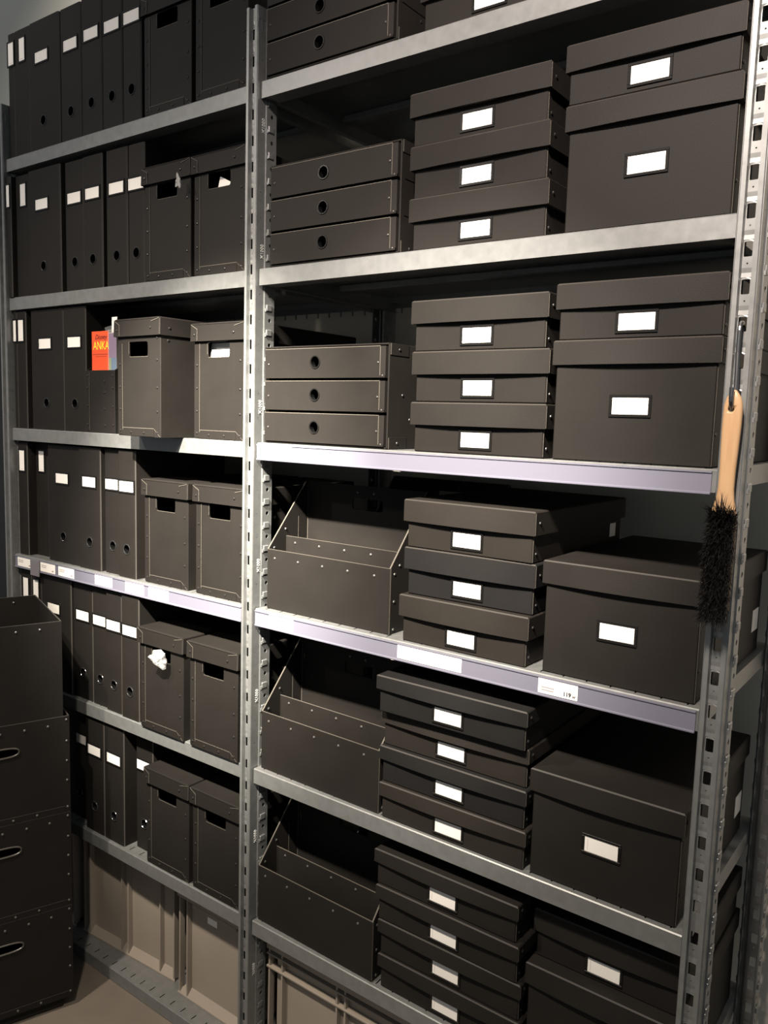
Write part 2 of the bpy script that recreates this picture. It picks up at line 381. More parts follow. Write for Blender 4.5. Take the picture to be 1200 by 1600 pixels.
def lidded(name, x, y, z, label, group, wd=0.252, d=0.385, h=0.0875, lh=0.040, lab=0.0245, rz=0.0, mat=None, ov=0.006, bulge=0.005, xl=None, cat='box', peel=0.0):
    """flat or deep cardboard box with an overhanging lift-off lid; x is the base's left edge, y its front, z its underside"""
    mat = mat or BOARD
    t = thing(name, (x+wd/2, y, z), label, cat, group, rz)
    key = (wd, d, h, lh, ov, bulge, mat.name)
    def base():
        mb = MB().box(-wd/2, wd/2, 0, d, 0, h-0.004, 0, 0.0018)
        mb.bar((wd/2, 0.0026, 0.002), (wd/2, 0.0026, h-lh-0.001), 0.0014, 0.0005, (1, 0, 0), 1)
        return mb.mesh('box_base', [mat, EDGE])
    def lid():
        mb = MB(); n = 16; z0, z1 = h-lh, h; X = wd/2+ov; c = 0.0022
        fr = []
        for i in range(n+1):
            s = i/n; xx = -X+2*X*s; yb = -ov-bulge*math.sin(math.pi*s)
            fr.append(((xx, yb, z0), (xx, -ov+0.0003, z1-c), (xx+(c if i == 0 else (-c if i == n else 0)), -ov+c, z1)))
        vs = [p for r in fr for p in r]; fs = []
        for i in range(n):
            fs.append((i*3, i*3+3, i*3+4, i*3+1))
        mb.add(vs, fs)
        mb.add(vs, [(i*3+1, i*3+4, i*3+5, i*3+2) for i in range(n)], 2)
        D = d+ov
        # sides, back, top and a closed underside
        for s in (-1, 1):
            mb.quad([(s*X, -ov, z0), (s*X, D, z0), (s*X, D, z1-c), (s*X, -ov+0.0003, z1-c)])
            mb.quad([(s*X, -ov+0.0003, z1-c), (s*X, D, z1-c), (s*(X-c), D-c, z1), (s*(X-c), -ov+c, z1)])
        mb.quad([(-X, D, z0), (X, D, z0), (X, D, z1-c), (-X, D, z1-c)]); mb.quad([(-X, D, z1-c), (X, D, z1-c), (X-c, D-c, z1), (-X+c, D-c, z1)])
        top = [fr[i][2] for i in range(n+1)]
        mb.add(top+[(X-c, D-c, z1), (-X+c, D-c, z1)], [tuple(range(n+3))])
        bot = [fr[i][0] for i in range(n+1)]
        mb.add(bot+[(X, D, z0), (-X, D, z0)], [tuple(range(n+3))])
        mb.bar((X, -ov+0.0022, z0+0.001), (X, -ov+0.0022, z1-0.003), 0.0016, 0.0005, (1, 0, 0), 1)
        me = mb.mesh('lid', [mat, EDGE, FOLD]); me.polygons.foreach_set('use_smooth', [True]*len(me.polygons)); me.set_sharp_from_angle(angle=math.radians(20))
        return me
    def rv():
        mb = MB()
        mb.rivet((wd/2+ov, 0.012, h-lh*0.5), (1, 0, 0)); mb.rivet((wd/2, 0.014, (h-lh)*0.32), (1, 0, 0))
        return mb.mesh('rivets', DSTEEL)
    put('box_base', cached(('b',)+key, base), t); put('lid', cached(('l',)+key, lid), t)
    put('rivets', cached(('r',)+key, rv), t, kind='stuff')
    if lab: label_parts(t, (xl or 0.0), lab, -0.0002)
    return t
R = lambda a: math.radians(a)

# right bay, shelf by shelf (left edge, front, label)
GF = 'flat lidded boxes stacked in the middle of the right bay'
GB = 'large lidded boxes at the right end of the right bay'
FL = 'flat lidded box, white label, '
lidded('flat_box', 0.398, 0.018, SZ[0], FL+'lower of the pair at the top edge of the photo', GF)
lidded('flat_box', 0.392, 0.017, SZ[0]+0.0881, 'flat lidded box on the top shelf, higher of two, cut off by the photo edge', GF)
for k, (dx, ry, lb) in enumerate(((0.390, 0.2, 'bottom of three beside the upper three-drawer box'), (0.387, -0.3, 'middle of three beside the upper three-drawer box'), (0.383, 0.4, 'topmost of three beside the upper three-drawer box'))):
    lidded('flat_box', dx, 0.016+0.002*k, SZ[1]+0.0882*k, FL+lb, GF, rz=R(ry))
for k, (dx, ry, lb) in enumerate(((0.405, -0.2, 'bottom of three beside the lower three-drawer box'), (0.4055, 0.2, 'middle of three beside the lower three-drawer box, pushed right'), (0.400, -0.4, 'topmost of three beside the lower three-drawer box'))):
    lidded('flat_box', dx, 0.018, SZ[2]+0.0881*k, FL+lb, GF, rz=R(ry))
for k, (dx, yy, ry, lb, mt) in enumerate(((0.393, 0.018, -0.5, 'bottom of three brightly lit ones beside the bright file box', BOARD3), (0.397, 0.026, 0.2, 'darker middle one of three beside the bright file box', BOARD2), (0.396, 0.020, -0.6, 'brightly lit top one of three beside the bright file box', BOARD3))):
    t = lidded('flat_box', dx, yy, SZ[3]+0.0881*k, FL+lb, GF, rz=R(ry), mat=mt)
    if k == 2: MB().box(0, 0.0006, -0.016, 0.012, -0.013, 0.013).build('side_sticker', CARD, t, loc=(0.126, 0.345, 0.026))
WB = dict(wd=0.300, ov=0.0050, d=0.42, h=0.0708, lh=0.0265, lab=0.0245)
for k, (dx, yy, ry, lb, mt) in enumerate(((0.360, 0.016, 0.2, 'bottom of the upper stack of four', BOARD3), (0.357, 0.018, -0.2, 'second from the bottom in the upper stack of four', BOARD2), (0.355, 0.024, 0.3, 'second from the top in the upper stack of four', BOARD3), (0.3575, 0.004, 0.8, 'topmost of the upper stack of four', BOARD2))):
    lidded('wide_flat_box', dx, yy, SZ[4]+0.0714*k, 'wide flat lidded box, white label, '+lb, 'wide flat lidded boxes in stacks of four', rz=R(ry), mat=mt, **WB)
for k, (dx, yy, ry, lb) in enumerate(((0.366, 0.020, 0.0, 'bottom of the lowest stack of four'), (0.364, 0.020, 0.1, 'second from the bottom in the lowest stack of four'), (0.359, 0.016, -0.3, 'second from the top in the lowest stack of four'), (0.353, 0.018, 0.2, 'topmost of the lowest stack of four'))):
    lidded('wide_flat_box', dx, yy, SZ[5]+0.0714*k, 'wide flat lidded box, white label, '+lb, 'wide flat lidded boxes in stacks of four', rz=R(ry), **WB)
BG = dict(wd=0.2455, ov=0.0050, d=0.40, h=0.187, lh=0.038, lab=0.0865)
lidded('large_box', 0.6760, 0.016, SZ[1], 'large deep black lidded box under a flat one, at the upper right', GB, rz=R(0.3), **BG)
lidded('flat_box', 0.6730, 0.014, SZ[1]+0.1876, FL+'lying on the large box at the upper right', GB, wd=0.247, d=0.40, ov=0.005)
lidded('large_box', 0.6725, 0.022, SZ[2], 'large deep black lidded box under a flat one, behind the brush handle', GB, rz=R(0.3), **BG)
lidded('flat_box', 0.6725, 0.024, SZ[2]+0.1876, FL+'lying on the large box behind the hook', GB, wd=0.248, d=0.40, ov=0.005)
t = lidded('large_box', 0.6745, 0.022, SZ[3], 'large black lidded box standing alone behind the brush bristles', GB, **BG)
MB().box(0, 0.0006, -0.022, 0.022, -0.020, 0.020).build('side_sticker', CARD, t, loc=(0.1228, 0.365, 0.062))
t = lidded('large_box', 0.6720, 0.020, SZ[4], 'large black lidded box standing alone right of the upper stack of four', GB, **BG)
MB().box(0, 0.0006, -0.022, 0.022, -0.020, 0.020).build('side_sticker', CARD, t, loc=(0.1228, 0.365, 0.062))
lidded('large_box', 0.6775, 0.028, SZ[5], 'large deep black lidded box under a flat one, at the dark lower right', GB, **BG)
lidded('flat_box', 0.6785, 0.052, SZ[5]+0.1876, FL+'set back on the large box at the dark lower right', GB, wd=0.244, d=0.37, ov=0.005)

# three-drawer boxes
def drawer_box(x, y, z, label, rz=0.0):
    wd, d, h = 0.317, 0.36, 0.194
    t = thing('drawer_box', (x+wd/2, y, z), label, 'drawer box', 'three-drawer boxes beside the middle upright', rz)
    def shell():
        mb = MB(); a = wd/2; th = 0.0035
        mb.box(-a, a, 0, d, 0, th, 0, 0.001); mb.box(-a, a, 0, d, h-th, h, 0, 0.001)
        for s in (-1, 1): mb.box(min(s*a, s*(a-th)), max(s*a, s*(a-th)), 0, d, 0, h, 0, 0.001)
        mb.box(-a, a, d-th, d, 0, h)
        for zz in (0.0655, 0.1285): mb.box(-a, a, 0.012, d, zz-0.001, zz+0.001)
        for zz in ((0, 0.022), (h-0.022, h)):                     # corner pieces folded onto the side
            mb.box(a, a+0.0012, 0.002, 0.060, zz[0], zz[1], 0, 0.0004)
            mb.bar((a+0.0012, 0.0030, zz[0]+.001), (a+0.0012, 0.0030, zz[1]-.001), 0.0012, 0.0004, (1, 0, 0), 1)
        return mb.mesh('cabinet_shell', [BOARD, EDGE])
    put('cabinet_shell', cached('dshell', shell), t)
    def rv():
        mb = MB(); a = wd/2
        for p in ((0.03, 0.011), (0.03, h-0.011)): mb.rivet((a+0.0012, p[0], p[1]), (1, 0, 0))
        for p in ((0.045, 0.10), (0.07, 0.055)): mb.rivet((a, p[0], p[1]), (1, 0, 0))
        return mb.mesh('rivets', DSTEEL)
    put('rivets', cached('drv', rv), t, kind='stuff')
    dw, dh = 0.305, 0.0575
    def drw():
        mb = MB(); a = dw/2; yf = -0.004
        mb.hcell(-a, a-0.012, 0, dh, -0.018, dh*0.53, 0.0112, 0.0112, 1.0, Matrix.Translation((0, yf, 0)), 0, 0.012, 2)
        mb.hcell(-a, a-0.012, 0, dh, -0.018, dh*0.53, 0.0112, 0.0112, 1.0, Matrix.Translation((0, yf+0.004, 0)), 0)
        mb.quad([(a-0.012, yf, 0), (a-0.0005, yf+0.0012, 0), (a-0.0005, yf+0.0012, dh), (a-0.012, yf, dh)])
        mb.bar((a-0.012, yf, 0.001), (a-0.012, yf, dh-0.001), 0.0012, 0.0004, (0, -1, 0), 1)
        mb.bar((-a, yf, dh), (a-0.012, yf, dh), 0.0012, 0.0004, (0, -1, 0), 1)
        mb.quad([(-a, yf, 0), (-a, 0.3, 0), (-a, 0.3, dh), (-a, yf, dh)]); mb.quad([(a-.0005, yf+.0012, 0), (a-.0005, 0.3, 0), (a-.0005, 0.3, dh), (a-.0005, yf+.0012, dh)])
        mb.quad([(-a, yf, 0), (a-.001, yf+.001, 0), (a-.001, 0.3, 0), (-a, 0.3, 0)]); mb.quad([(-a, 0.3, 0), (a-.001, 0.3, 0), (a-.001, 0.3, dh), (-a, 0.3, dh)])
        mb.quad([(-a, yf, dh), (a-0.012, yf, dh), (a-0.012, 0.004, dh), (-a, 0.004, dh)])
        mb.box(a-0.0125, a-0.0005, yf-0.0005, yf+0.003, 0.0, 0.004, 0)
        return mb.mesh('drawer', [BOARD, EDGE, HOLE])
    def rg(): return MB().ring((-0.018, -0.0046, dh*0.53), 0.0118, 0.0016, 24, 6, 0, 0.8).mesh('finger_ring', GLOSS)
    def rvs():
        mb = MB()
        for p in (-dw/2+0.009, dw/2-0.017): mb.rivet((p, -0.004, dh*0.48), (0, -1, 0), 0.0026, 0.0016)
        mb.rivet((dw/2-0.007, -0.0032, 0.0035), (0, -1, 0), 0.0026, 0.0016)
        return mb.mesh('rivets', DRAWR)
    for k in range(3):
        dr = put('drawer', cached('drw', drw), t, (0, 0, 0.0045+0.0632*k))
        put('finger_ring', cached('drg', rg), dr); put('rivets', cached('drvs', rvs), dr, kind='stuff')
    return t
drawer_box(0.030, 0.010, SZ[0], 'three-drawer black box cut off by the top edge of the photo')
drawer_box(0.0455, 0.012, SZ[1], 'three-drawer black box beside three flat boxes, dimmer of the two whole ones', R(0.5))
drawer_box(0.0265, 0.020, SZ[2], 'three-drawer black box brightly lit, just above the lavender price strip')

# open file boxes with sloping sides
def file_box(x, y, z, label, rz=0.0, d=0.125):
    wd, hf, hb, th = 0.322, 0.127, 0.265, 0.003
    t = thing('file_box', (x+wd/2, y, z), label, 'file box', 'open file boxes with sloping sides', rz)
    a = wd/2
    def pan(): 
        mb = MB().box(-a, a, 0, th, 0, hf, 0, 0.0008)
        mb.bar((-a, 0.0012, hf), (a, 0.0012, hf), 0.0022, 0.0004, (0, 0, 1), 1); mb.bar((a, 0.0012, 0), (a, 0.0012, hf), 0.0022, 0.0004, (1, 0, 0), 1)
        return mb.mesh('front_panel', [BOARD, EDGE])
    def side():
        mb = MB()
        pr = [(0.001, 0), (d, 0), (d, hb), (d-0.008, hb), (0.001, hf)]
        vs = [(x_, p[0], p[1]) for x_ in (0, th) for p in pr]
        mb.add(vs, [(0,1,2,3,4), (9,8,7,6,5)]+[(i, (i+1) % 5, 5+(i+1) % 5, 5+i) for i in range(5)])
        mb.add([(0, 0.001, hf), (th, 0.001, hf), (th, d-0.008, hb), (0, d-0.008, hb), (0, 0.0006, hf+0.0006), (th, 0.0006, hf+0.0006), (th, d-0.0084, hb+0.0006), (0, d-0.0084, hb+0.0006)],
               [(4,5,6,7), (0,1,5,4), (1,2,6,5), (2,3,7,6), (3,0,4,7)], 1)
        return mb.mesh('side_panel', [BOARD, EDGE])
    def back():
        mb = MB(); M = Matrix.Translation((0, d-th, 0)); M2 = Matrix.Translation((0, d, 0))
        for m_ in (M, M2): mb.hcell(-a+th, a-th, 0, hb, 0.008, 0.226, 0.040, 0.0125, 0.22, m_, 0, th if m_ is M else 0)
        mb.bar((-a+th, d-th/2, hb), (a-th, d-th/2, hb), th, 0.0002, (0, 0, 1), 0)
        mb.bar((-a+th+.0006, d-th-.0005, 0.01), (-a+th+.0006, d-th-.0005, hb-0.002), 0.0012, 0.0004, (0, -1, 0), 1)
        mb.bar((-a+th, d-0.033, 0.01), (-a+th, d-0.033, 0.19), 0.0010, 0.0004, (1, 0, 0), 1)
        return mb.mesh('back_panel', [BOARD, EDGE])
    def div():
        yy = 0.053; hh = 0.150
        mb = MB().box(-a+th, a-th, yy, yy+th, 0.003, hh, 0, 0.0006)
        mb.bar((-a+th, yy+0.001, hh), (a-th, yy+0.001, hh), 0.002, 0.0004, (0, 0, 1), 1)
        return mb.mesh('divider', [BOARD, EDGE])
    put('front_panel', cached('fp_', pan), t); sd = cached('fs_', side)
    put('side_panel', sd, t, (-a, 0, 0)); put('side_panel', sd, t, (a-th, 0, 0))
    put('back_panel', cached('fb_', back), t); put('divider', cached('fd_', div), t)
    MB().box(-a+th, a-th, th, d-th, 0, th).build('floor_panel', BOARD, t)
    def rv():
        mb = MB()
        for k in range(5): mb.rivet((-a+0.022+0.0655*k, 0, hf-0.018), (0, -1, 0), 0.0031, 0.002)
        for k in range(4): mb.rivet((-a+0.030+0.068*k, 0.053, 0.150-0.013), (0, -1, 0), 0.0031, 0.002)
        for k in (-0.018, 0.025): mb.rivet((k, d-th, 0.2505), (0, -1, 0), 0.0031, 0.002)
        for p in ((0.014, 0.008), (0.014, 0.062), (0.014, 0.115)): mb.rivet((a, p[0], p[1]), (1, 0, 0))
        for p in ((0.018, 0.128), (0.052, 0.165)): mb.rivet((-a+th, p[0], p[1]), (1, 0, 0))
        mb.rivet((a, 0.03, 0.13), (1, 0, 0))
        return mb.mesh('rivets', RIVET)
    put('rivets', cached('frv', rv), t, kind='stuff')
    return t
file_box(0.0325, 0.028, SZ[3], 'brightest open file box with sloping sides, beside the three short lidded boxes')
file_box(0.0270, 0.020, SZ[4], 'open black file box with sloping sides left of the upper stack of four', R(-0.8))
file_box(0.0250, 0.018, SZ[5], 'darkest open file box with sloping sides, above the long grey crate', R(-0.8))
file_box(0.0500, 0.335, SZ[3], 'second file box behind the brightest open one, only its dark top showing')

# binders with finger ring and label
def binder(name, x0, x1, y, z, label, group, ring=True, lx=0.0, h=0.312, d=0.285, vert=False, rz=0.0, lab=True):
    wd = x1-x0; t = thing(name, ((x0+x1)/2, y, z), label, 'binder', group, rz); a = wd/2
    mb = MB(); c = 0.0035
    prof = [(-a, d), (-a, c), (-a+c*0.35, c*0.3), (-a+c, 0), (a-c, 0), (a-c*0.35, c*0.3), (a, c), (a, d)]
    n = len(prof); zr = 0.070; r0 = 0.0118
    for i in range(n-1):
        if i == 3: continue
        p, q = prof[i], prof[i+1]
        mb.quad([(p[0], p[1], 0), (q[0], q[1], 0), (q[0], q[1], h), (p[0], p[1], h)], 1 if (i == 5) else 0)  # right fold gets the paler tone, a painted edge highlight
    mb.quad([(-a, d, 0), (a, d, 0), (a, d, h), (-a, d, h)])
    for zz in (0, h): mb.add([(p[0], p[1], zz) for p in prof], [tuple(range(n))])
    rx = lx*0.6
    if ring:
        mb.hcell(-a+c, a-c, 0, 0.13, rx, zr, r0, r0, 1.0, I4, 0, 0.03, 2)
        mb.add([(rx+r0*math.cos(k*math.pi/8), 0.03, zr+r0*math.sin(k*math.pi/8)) for k in range(16)], [tuple(range(16))], 2)
        mb.quad([(-a+c, 0, 0.13), (a-c, 0, 0.13), (a-c, 0, h), (-a+c, 0, h)])
    else:
        mb.quad([(-a+c, 0, 0), (a-c, 0, 0), (a-c, 0, h), (-a+c, 0, h)])
    mb.build('binder_body', [BOARD, plain('highlight_edge', (0.034, 0.030, 0.027), 0.5) if 'edge_hl' not in CACHE else CACHE['edge_hl'], HOLE], t)
    if ring: put('finger_ring', cached('bring', lambda: MB().ring((0, -0.0004, 0), 0.0122, 0.0015, 24, 6, 0, 0.9).mesh('finger_ring', RINGM)), t, (rx, 0, zr))
    if vert: label_parts(t, 0.0, 0.262, 0.0, True, wd < 0.03)
    elif lab: label_parts(t, lx, 0.2245, 0.0)
    return t
CACHE['edge_hl'] = plain('highlight_edge', (0.062, 0.056, 0.050), 0.5); CACHE['fp'] = plain('faint_print', (0.60, 0.54, 0.53), 0.8)  # edge highlight painted as a paler board colour
ROWN = ['on the topmost shelf of the left bay', 'on the second shelf of the left bay', 'on the shelf with the red comic', 'on the left bay shelf with the price strip', 'on the left shelf with the crumpled plastic', 'on the lowest box shelf of the left bay']
ORD = ['leftmost', 'second', 'third', 'fourth']
def row(i, thin, wide, narrow):
    for k, (a, b, y) in enumerate(thin):
        binder('slim_binder', a, b, y, SZ[i], ('leftmost' if k == 0 else 'second') + ' slim binder with upright label ' + ROWN[i], 'slim binders with upright labels', ring=False, vert=True)
    if wide:
        a, b, y, lx = wide
        binder('wide_binder', a, b, y, SZ[i], 'extra wide binder with finger hole ' + ROWN[i], 'extra wide binders', lx=lx)
    n = len(narrow)
    for k, (a, b, y) in enumerate(narrow):
        nm = (ORD[k] if k < n-1 else 'rightmost') if n > 1 else 'only'
        binder('binder', a, b, y, SZ[i], '%s ordinary ring binder %s' % (nm, ROWN[i]), 'ring binders ' + ROWN[i])
row(0, [(-0.9283, -0.897, 0.018), (-0.896, -0.824, 0.018)], (-0.822, -0.690, 0.016, -0.012), [(-0.688, -0.602, 0.018), (-0.590, -0.512, 0.012), (-0.511, -0.436, 0.014), (-0.431, -0.366, 0.013)])
row(1, [(-0.9283, -0.908, 0.004), (-0.906, -0.832, 0.018)], (-0.830, -0.686, 0.010, -0.010), [(-0.677, -0.597, 0.018), (-0.5955, -0.518, 0.015), (-0.505, -0.424, 0.017), (-0.421, -0.3620, 0.018)])
row(2, [(-0.9283, -0.9120, 0.016), (-0.9115, -0.868, 0.016)], (-0.849, -0.698, 0.020, -0.008), [(-0.697, -0.601, 0.020)])
row(3, [(-0.9283, -0.882, 0.020), (-0.881, -0.820, 0.045)], (-0.787, -0.640, 0.024, -0.006), [(-0.639, -0.546, 0.020), (-0.536, -0.470, 0.026), (-0.469, -0.402, 0.018)])
row(4, [(-0.922, -0.869, 0.018), (-0.868, -0.820, 0.018)], (-0.819, -0.679, 0.018, -0.010), [(-0.677, -0.5915, 0.024), (-0.588, -0.524, 0.022), (-0.522, -0.4575, 0.016), (-0.4525, -0.384, 0.012)])
binder('wide_binder', -0.790, -0.625, 0.040, SZ[5], 'extra wide binder half hidden by the stacked boxes on the lowest box shelf', 'extra wide binders', lx=0.040)
for a, b, y, lb in ((-0.622, -0.540, 0.018, 'leftmost'), (-0.538, -0.456, 0.018, 'second'), (-0.437, -0.3715, 0.042, 'rightmost')):
    binder('binder', a, b, y, SZ[5], '%s ordinary ring binder %s' % (lb, ROWN[5]), 'ring binders ' + ROWN[5])

# archive boxes with hand hole and flap lid
def archive_box(x, y, z, label, raise_lid=0.0, rz=0.0, h=0.236, wd=0.1560, d=0.36):
    t = thing('archive_box', (x+wd/2, y, z), label, 'archive box', 'archive boxes with hand holes', rz); a = wd/2
    def body():
        mb = MB(); M = I4; th = 0.003; uc = -0.0015; hz = 0.1925
        mb.hcell(-a+0.001, a-0.001, 0.14, h, uc, hz, 0.0345, 0.0165, 0.22, M, 0, th, 0)
        mb.hcell(-a+th, a-th, 0.14, h, uc, hz, 0.0345, 0.0165, 0.22, Matrix.Translation((0, th, 0)), 0)
        mb.quad([(-a+0.001, 0, 0), (a-0.001, 0, 0), (a-0.001, 0, 0.14), (-a+0.001, 0, 0.14)])
        mb.quad([(-a+0.001, 0, 0), (-a, 0.001, 0), (-a, 0.001, h), (-a+0.001, 0, h)])
        mb.quad([(a-0.001, 0, 0), (a, 0.001, 0), (a, 0.001, h), (a-0.001, 0, h)])
        for s in (-1, 1):
            mb.quad([(s*a, 0.001, 0), (s*a, d, 0), (s*a, d, h), (s*a, 0.001, h)])
            mb.quad([(s*(a-th), th, 0), (s*(a-th), d, 0), (s*(a-th), d, h), (s*(a-th), th, h)])
        mb.quad([(-a, d, 0), (a, d, 0), (a, d, h), (-a, d, h)]); mb.quad([(-a, 0, 0.0005), (a, 0, 0.0005), (a, d, 0.0005), (-a, d, 0.0005)])
        # glued flaps: left upright flap and bottom flap, with cut edges paled as if catching light
        mb.box(-a+0.0005, -a+0.0175, -0.0009, 0.0005, 0.003, h-0.03, 0); mb.box(-a+0.0175, a-0.024, -0.0009, 0.0005, 0.001, 0.0185, 0)
        mb.bar((-a+0.0178, -0.0009, 0.014), (-a+0.0178, -0.0009, h-0.03), 0.0011, 0.0004, (0, -1, 0), 1)
        mb.bar((-a+0.0185, -0.0009, 0.0188), (a-0.024, -0.0009, 0.0188), 0.0011, 0.0004, (0, -1, 0), 1)
        mb.bar((uc-0.0345, -0.0001, hz-0.010), (uc-0.0345, -0.0001, hz+0.016), 0.0009, 0.0003, (0, -1, 0), 1)
        mb.bar((uc-0.031, -0.0001, hz-0.0165), (uc+0.034, -0.0001, hz-0.0165), 0.0009, 0.0003, (0, -1, 0), 1)
        mb.bar((a-0.024, -0.0002, 0.018), (a-0.002, -0.0002, 0.001), 0.0006, 0.0004, (0, -1, 0), 1)
        return mb.mesh('box_body', [BOARD, EDGE])
    def rv():
        mb = MB()
        for zz in (0.010, 0.056, 0.108, 0.168, 0.215): mb.rivet((a-0.012, 0, zz))
        for zz in (0.012, 0.060, 0.110, 0.160): mb.rivet((-a+0.009, -0.0009, zz))
        for xx in (-0.030, 0.018): mb.rivet((xx, -0.0009, 0.009))
        for xx in (-0.028, 0.018): mb.rivet((xx, 0, 0.222))
        mb.rivet((a, 0.02, 0.21), (1, 0, 0))
        return mb.mesh('rivets', DSTEEL)
    lh = 0.0385; ov = 0.0045; of = 0.0075
    def lid():
        mb = MB(); A = a+ov; D = d+ov; c = 0.0025
        mb.quad([(-A, -of, 0), (A, -of, 0), (A, -of+0.001, lh-c), (-A, -of+0.001, lh-c)]); mb.quad([(-A, -of+0.001, lh-c), (A, -of+0.001, lh-c), (A-c, -of+c, lh), (-A+c, -of+c, lh)], 0)
        for s in (-1, 1):
            mb.quad([(s*A, -of, 0), (s*A, D, 0), (s*A, D, lh-c), (s*A, -of+0.001, lh-c)]); mb.quad([(s*A, -of+0.001, lh-c), (s*A, D, lh-c), (s*(A-c), D-c, lh), (s*(A-c), -of+c, lh)])
            mb.quad([(s*(A-.003), -of+.003, 0), (s*(A-.003), D-.003, 0), (s*(A-.003), D-.003, lh-c), (s*(A-.003), -of+.003, lh-c)])
        mb.quad([(-A, D, 0), (A, D, 0), (A, D, lh-c), (-A, D, lh-c)]); mb.quad([(-A, D, lh-c), (A, D, lh-c), (A-c, D-c, lh), (-A+c, D-c, lh)])
        mb.quad([(-A+c, -of+c, lh), (A-c, -of+c, lh), (A-c, D-c, lh), (-A+c, D-c, lh)]); mb.quad([(-A, -of, lh-.003), (A, -of, lh-.003), (A, D, lh-.003), (-A, D, lh-.003)])
        mb.quad([(-A+.003, -of+.003, 0), (A-.003, -of+.003, 0), (A-.003, -of+.003, lh-c), (-A+.003, -of+.003, lh-c)])
        mb.add([(-A, -of-.0009, 0.0), (-A+0.022, -of-.0009, 0.0), (-A+0.022, -of-.0005, lh-0.013), (-A+0.001, -of, lh-0.003)], [(0, 1, 2, 3)])
        mb.bar((-A+0.022, -of-.0008, 0.001), (-A+0.022, -of-.0006, lh-0.013), 0.0011, 0.0004, (0, -1, 0), 1)
        mb.bar((-A+0.022, -of-.0005, lh-0.013), (-A+0.001, -of, lh-0.0025), 0.0011, 0.0004, (0, -1, 0), 1)
        mb.bar((A-0.001, -of+0.0003, lh-0.003), (A-0.028, -of-0.0001, lh-0.009), 0.0010, 0.0004, (0, -1, 0), 1)
        mb.bar((A, -of+0.0015, 0.001), (A, -of+0.0022, lh-0.003), 0.0030, 0.0004, (1, 0, 0), 2)
        return mb.mesh('lid', [BOARD, EDGE, CACHE['edge_hl']])
    def lrv():
        mb = MB()
        mb.rivet((-a+0.008, -of-.0008, lh*0.36)); mb.rivet((a-0.026, -of, lh*0.42)); mb.rivet((a+ov, 0.02, lh*0.4), (1, 0, 0))
        return mb.mesh('rivets', DSTEEL)
    put('box_body', cached('abody', body), t); put('rivets', cached('arv', rv), t, kind='stuff')
    L = put('lid', cached('alid', lid), t, (0, 0, h+0.0035-lh+0.0095+raise_lid)); put('rivets', cached('alrv', lrv), L, kind='stuff')
    return t
AN = ['archive box, %s of the pair cut off by the top edge of the photo', 'dim archive box, %s of the pair on the second shelf of the left bay',
      'archive box with hand hole, %s', 'brightly lit archive box, %s of the pair on the left price strip shelf',
      'archive box with hand hole, %s', 'dark archive box, %s of the pair just above the grey crates']
def arch(i, k, x, y, txt, rl=0.0, rz=0.0): return archive_box(x, y, SZ[i], AN[i] % txt, rl, R(rz))
arch(0, 0, -0.353, 0.015, 'left one', rz=0.5); arch(0, 1, -0.1835, 0.016, 'right one')
arch(1, 0, -0.3508, 0.012, 'left one'); arch(1, 1, -0.1843, 0.014, 'right one')
arch(2, 0, -0.372, -0.050, 'lid raised, pulled forward beside the comic', 0.010, -1.5); arch(2, 1, -0.1845, 0.015, 'with white paper showing in the hole')
arch(3, 0, -0.3695, 0.022, 'left one'); arch(3, 1, -0.1855, 0.022, 'right one')
arch(4, 0, -0.3640, 0.004, 'crumpled plastic sticking out of its hole'); arch(4, 1, -0.1835, 0.004, 'closed under its lid, right of the crumpled plastic')
arch(5, 0, -0.3560, 0.014, 'left one'); arch(5, 1, -0.1843, 0.014, 'right one')

# paper and plastic in the hand holes
def sheet(name, pts, mat, label, cat):
    mb = MB(); n = len(pts); vs = [p for p in pts]+[(p[0], p[1]+0.0008, p[2]) for p in pts]
    mb.add(vs, [tuple(range(n)), tuple(range(2*n-1, n-1, -1))]+[(i, (i+1) % n, n+(i+1) % n, n+i) for i in range(n)])
    return tag(mb.build(name, mat), label, cat)
sheet('paper_sheet', [(-0.150, 0.026, SZ[2]+0.160), (-0.060, 0.026, SZ[2]+0.160), (-0.060, 0.030, SZ[2]+0.178), (-0.082, 0.034, SZ[2]+0.208), (-0.150, 0.034, SZ[2]+0.208)], CARD, 'white paper visible through the hand hole of the archive box next to the middle upright', 'paper')
sheet('paper_sheet', [(-0.128, 0.022, SZ[1]+0.150), (-0.080, 0.022, SZ[1]+0.150), (-0.083, 0.026, SZ[1]+0.186), (-0.122, 0.030, SZ[1]+0.204)], CARD, 'pointed bit of white paper in a hand hole, second left shelf', 'paper')
def crumple(name, loc, size, seed, label, mat):
    rnd = random.Random(seed); bm = bmesh.new(); bmesh.ops.create_icosphere(bm, subdivisions=3, radius=1.0)
    dirs = [Vector((rnd.uniform(-1, 1), rnd.uniform(-1, 1), rnd.uniform(-1, 1))).normalized() for _ in range(16)]
    for v in bm.verts:
        n = v.co.normalized(); k = 0.62+sum(max(0, n.dot(q))**14*0.55*(1 if i % 2 else -0.5) for i, q in enumerate(dirs))+rnd.uniform(-0.06, 0.06)
        v.co = Vector((n.x*size[0], n.y*size[1], n.z*size[2]))*k
    me = bpy.data.meshes.new(name); bm.to_mesh(me); bm.free(); me.materials.append(mat)
    return tag(put(name, me, None, loc), label, 'plastic bag')
crumple('crumpled_plastic', (-0.264, -0.020, SZ[4]+0.190), (0.036, 0.020, 0.022), 3, 'crumpled clear plastic poking out of the hand hole on the left bay', WRAP)
crumple('plastic_scrap', (-0.205, -0.0135, SZ[1]+0.196), (0.012, 0.006, 0.015), 11, 'small scrap of clear plastic under an archive box lid, second left shelf', WRAP)

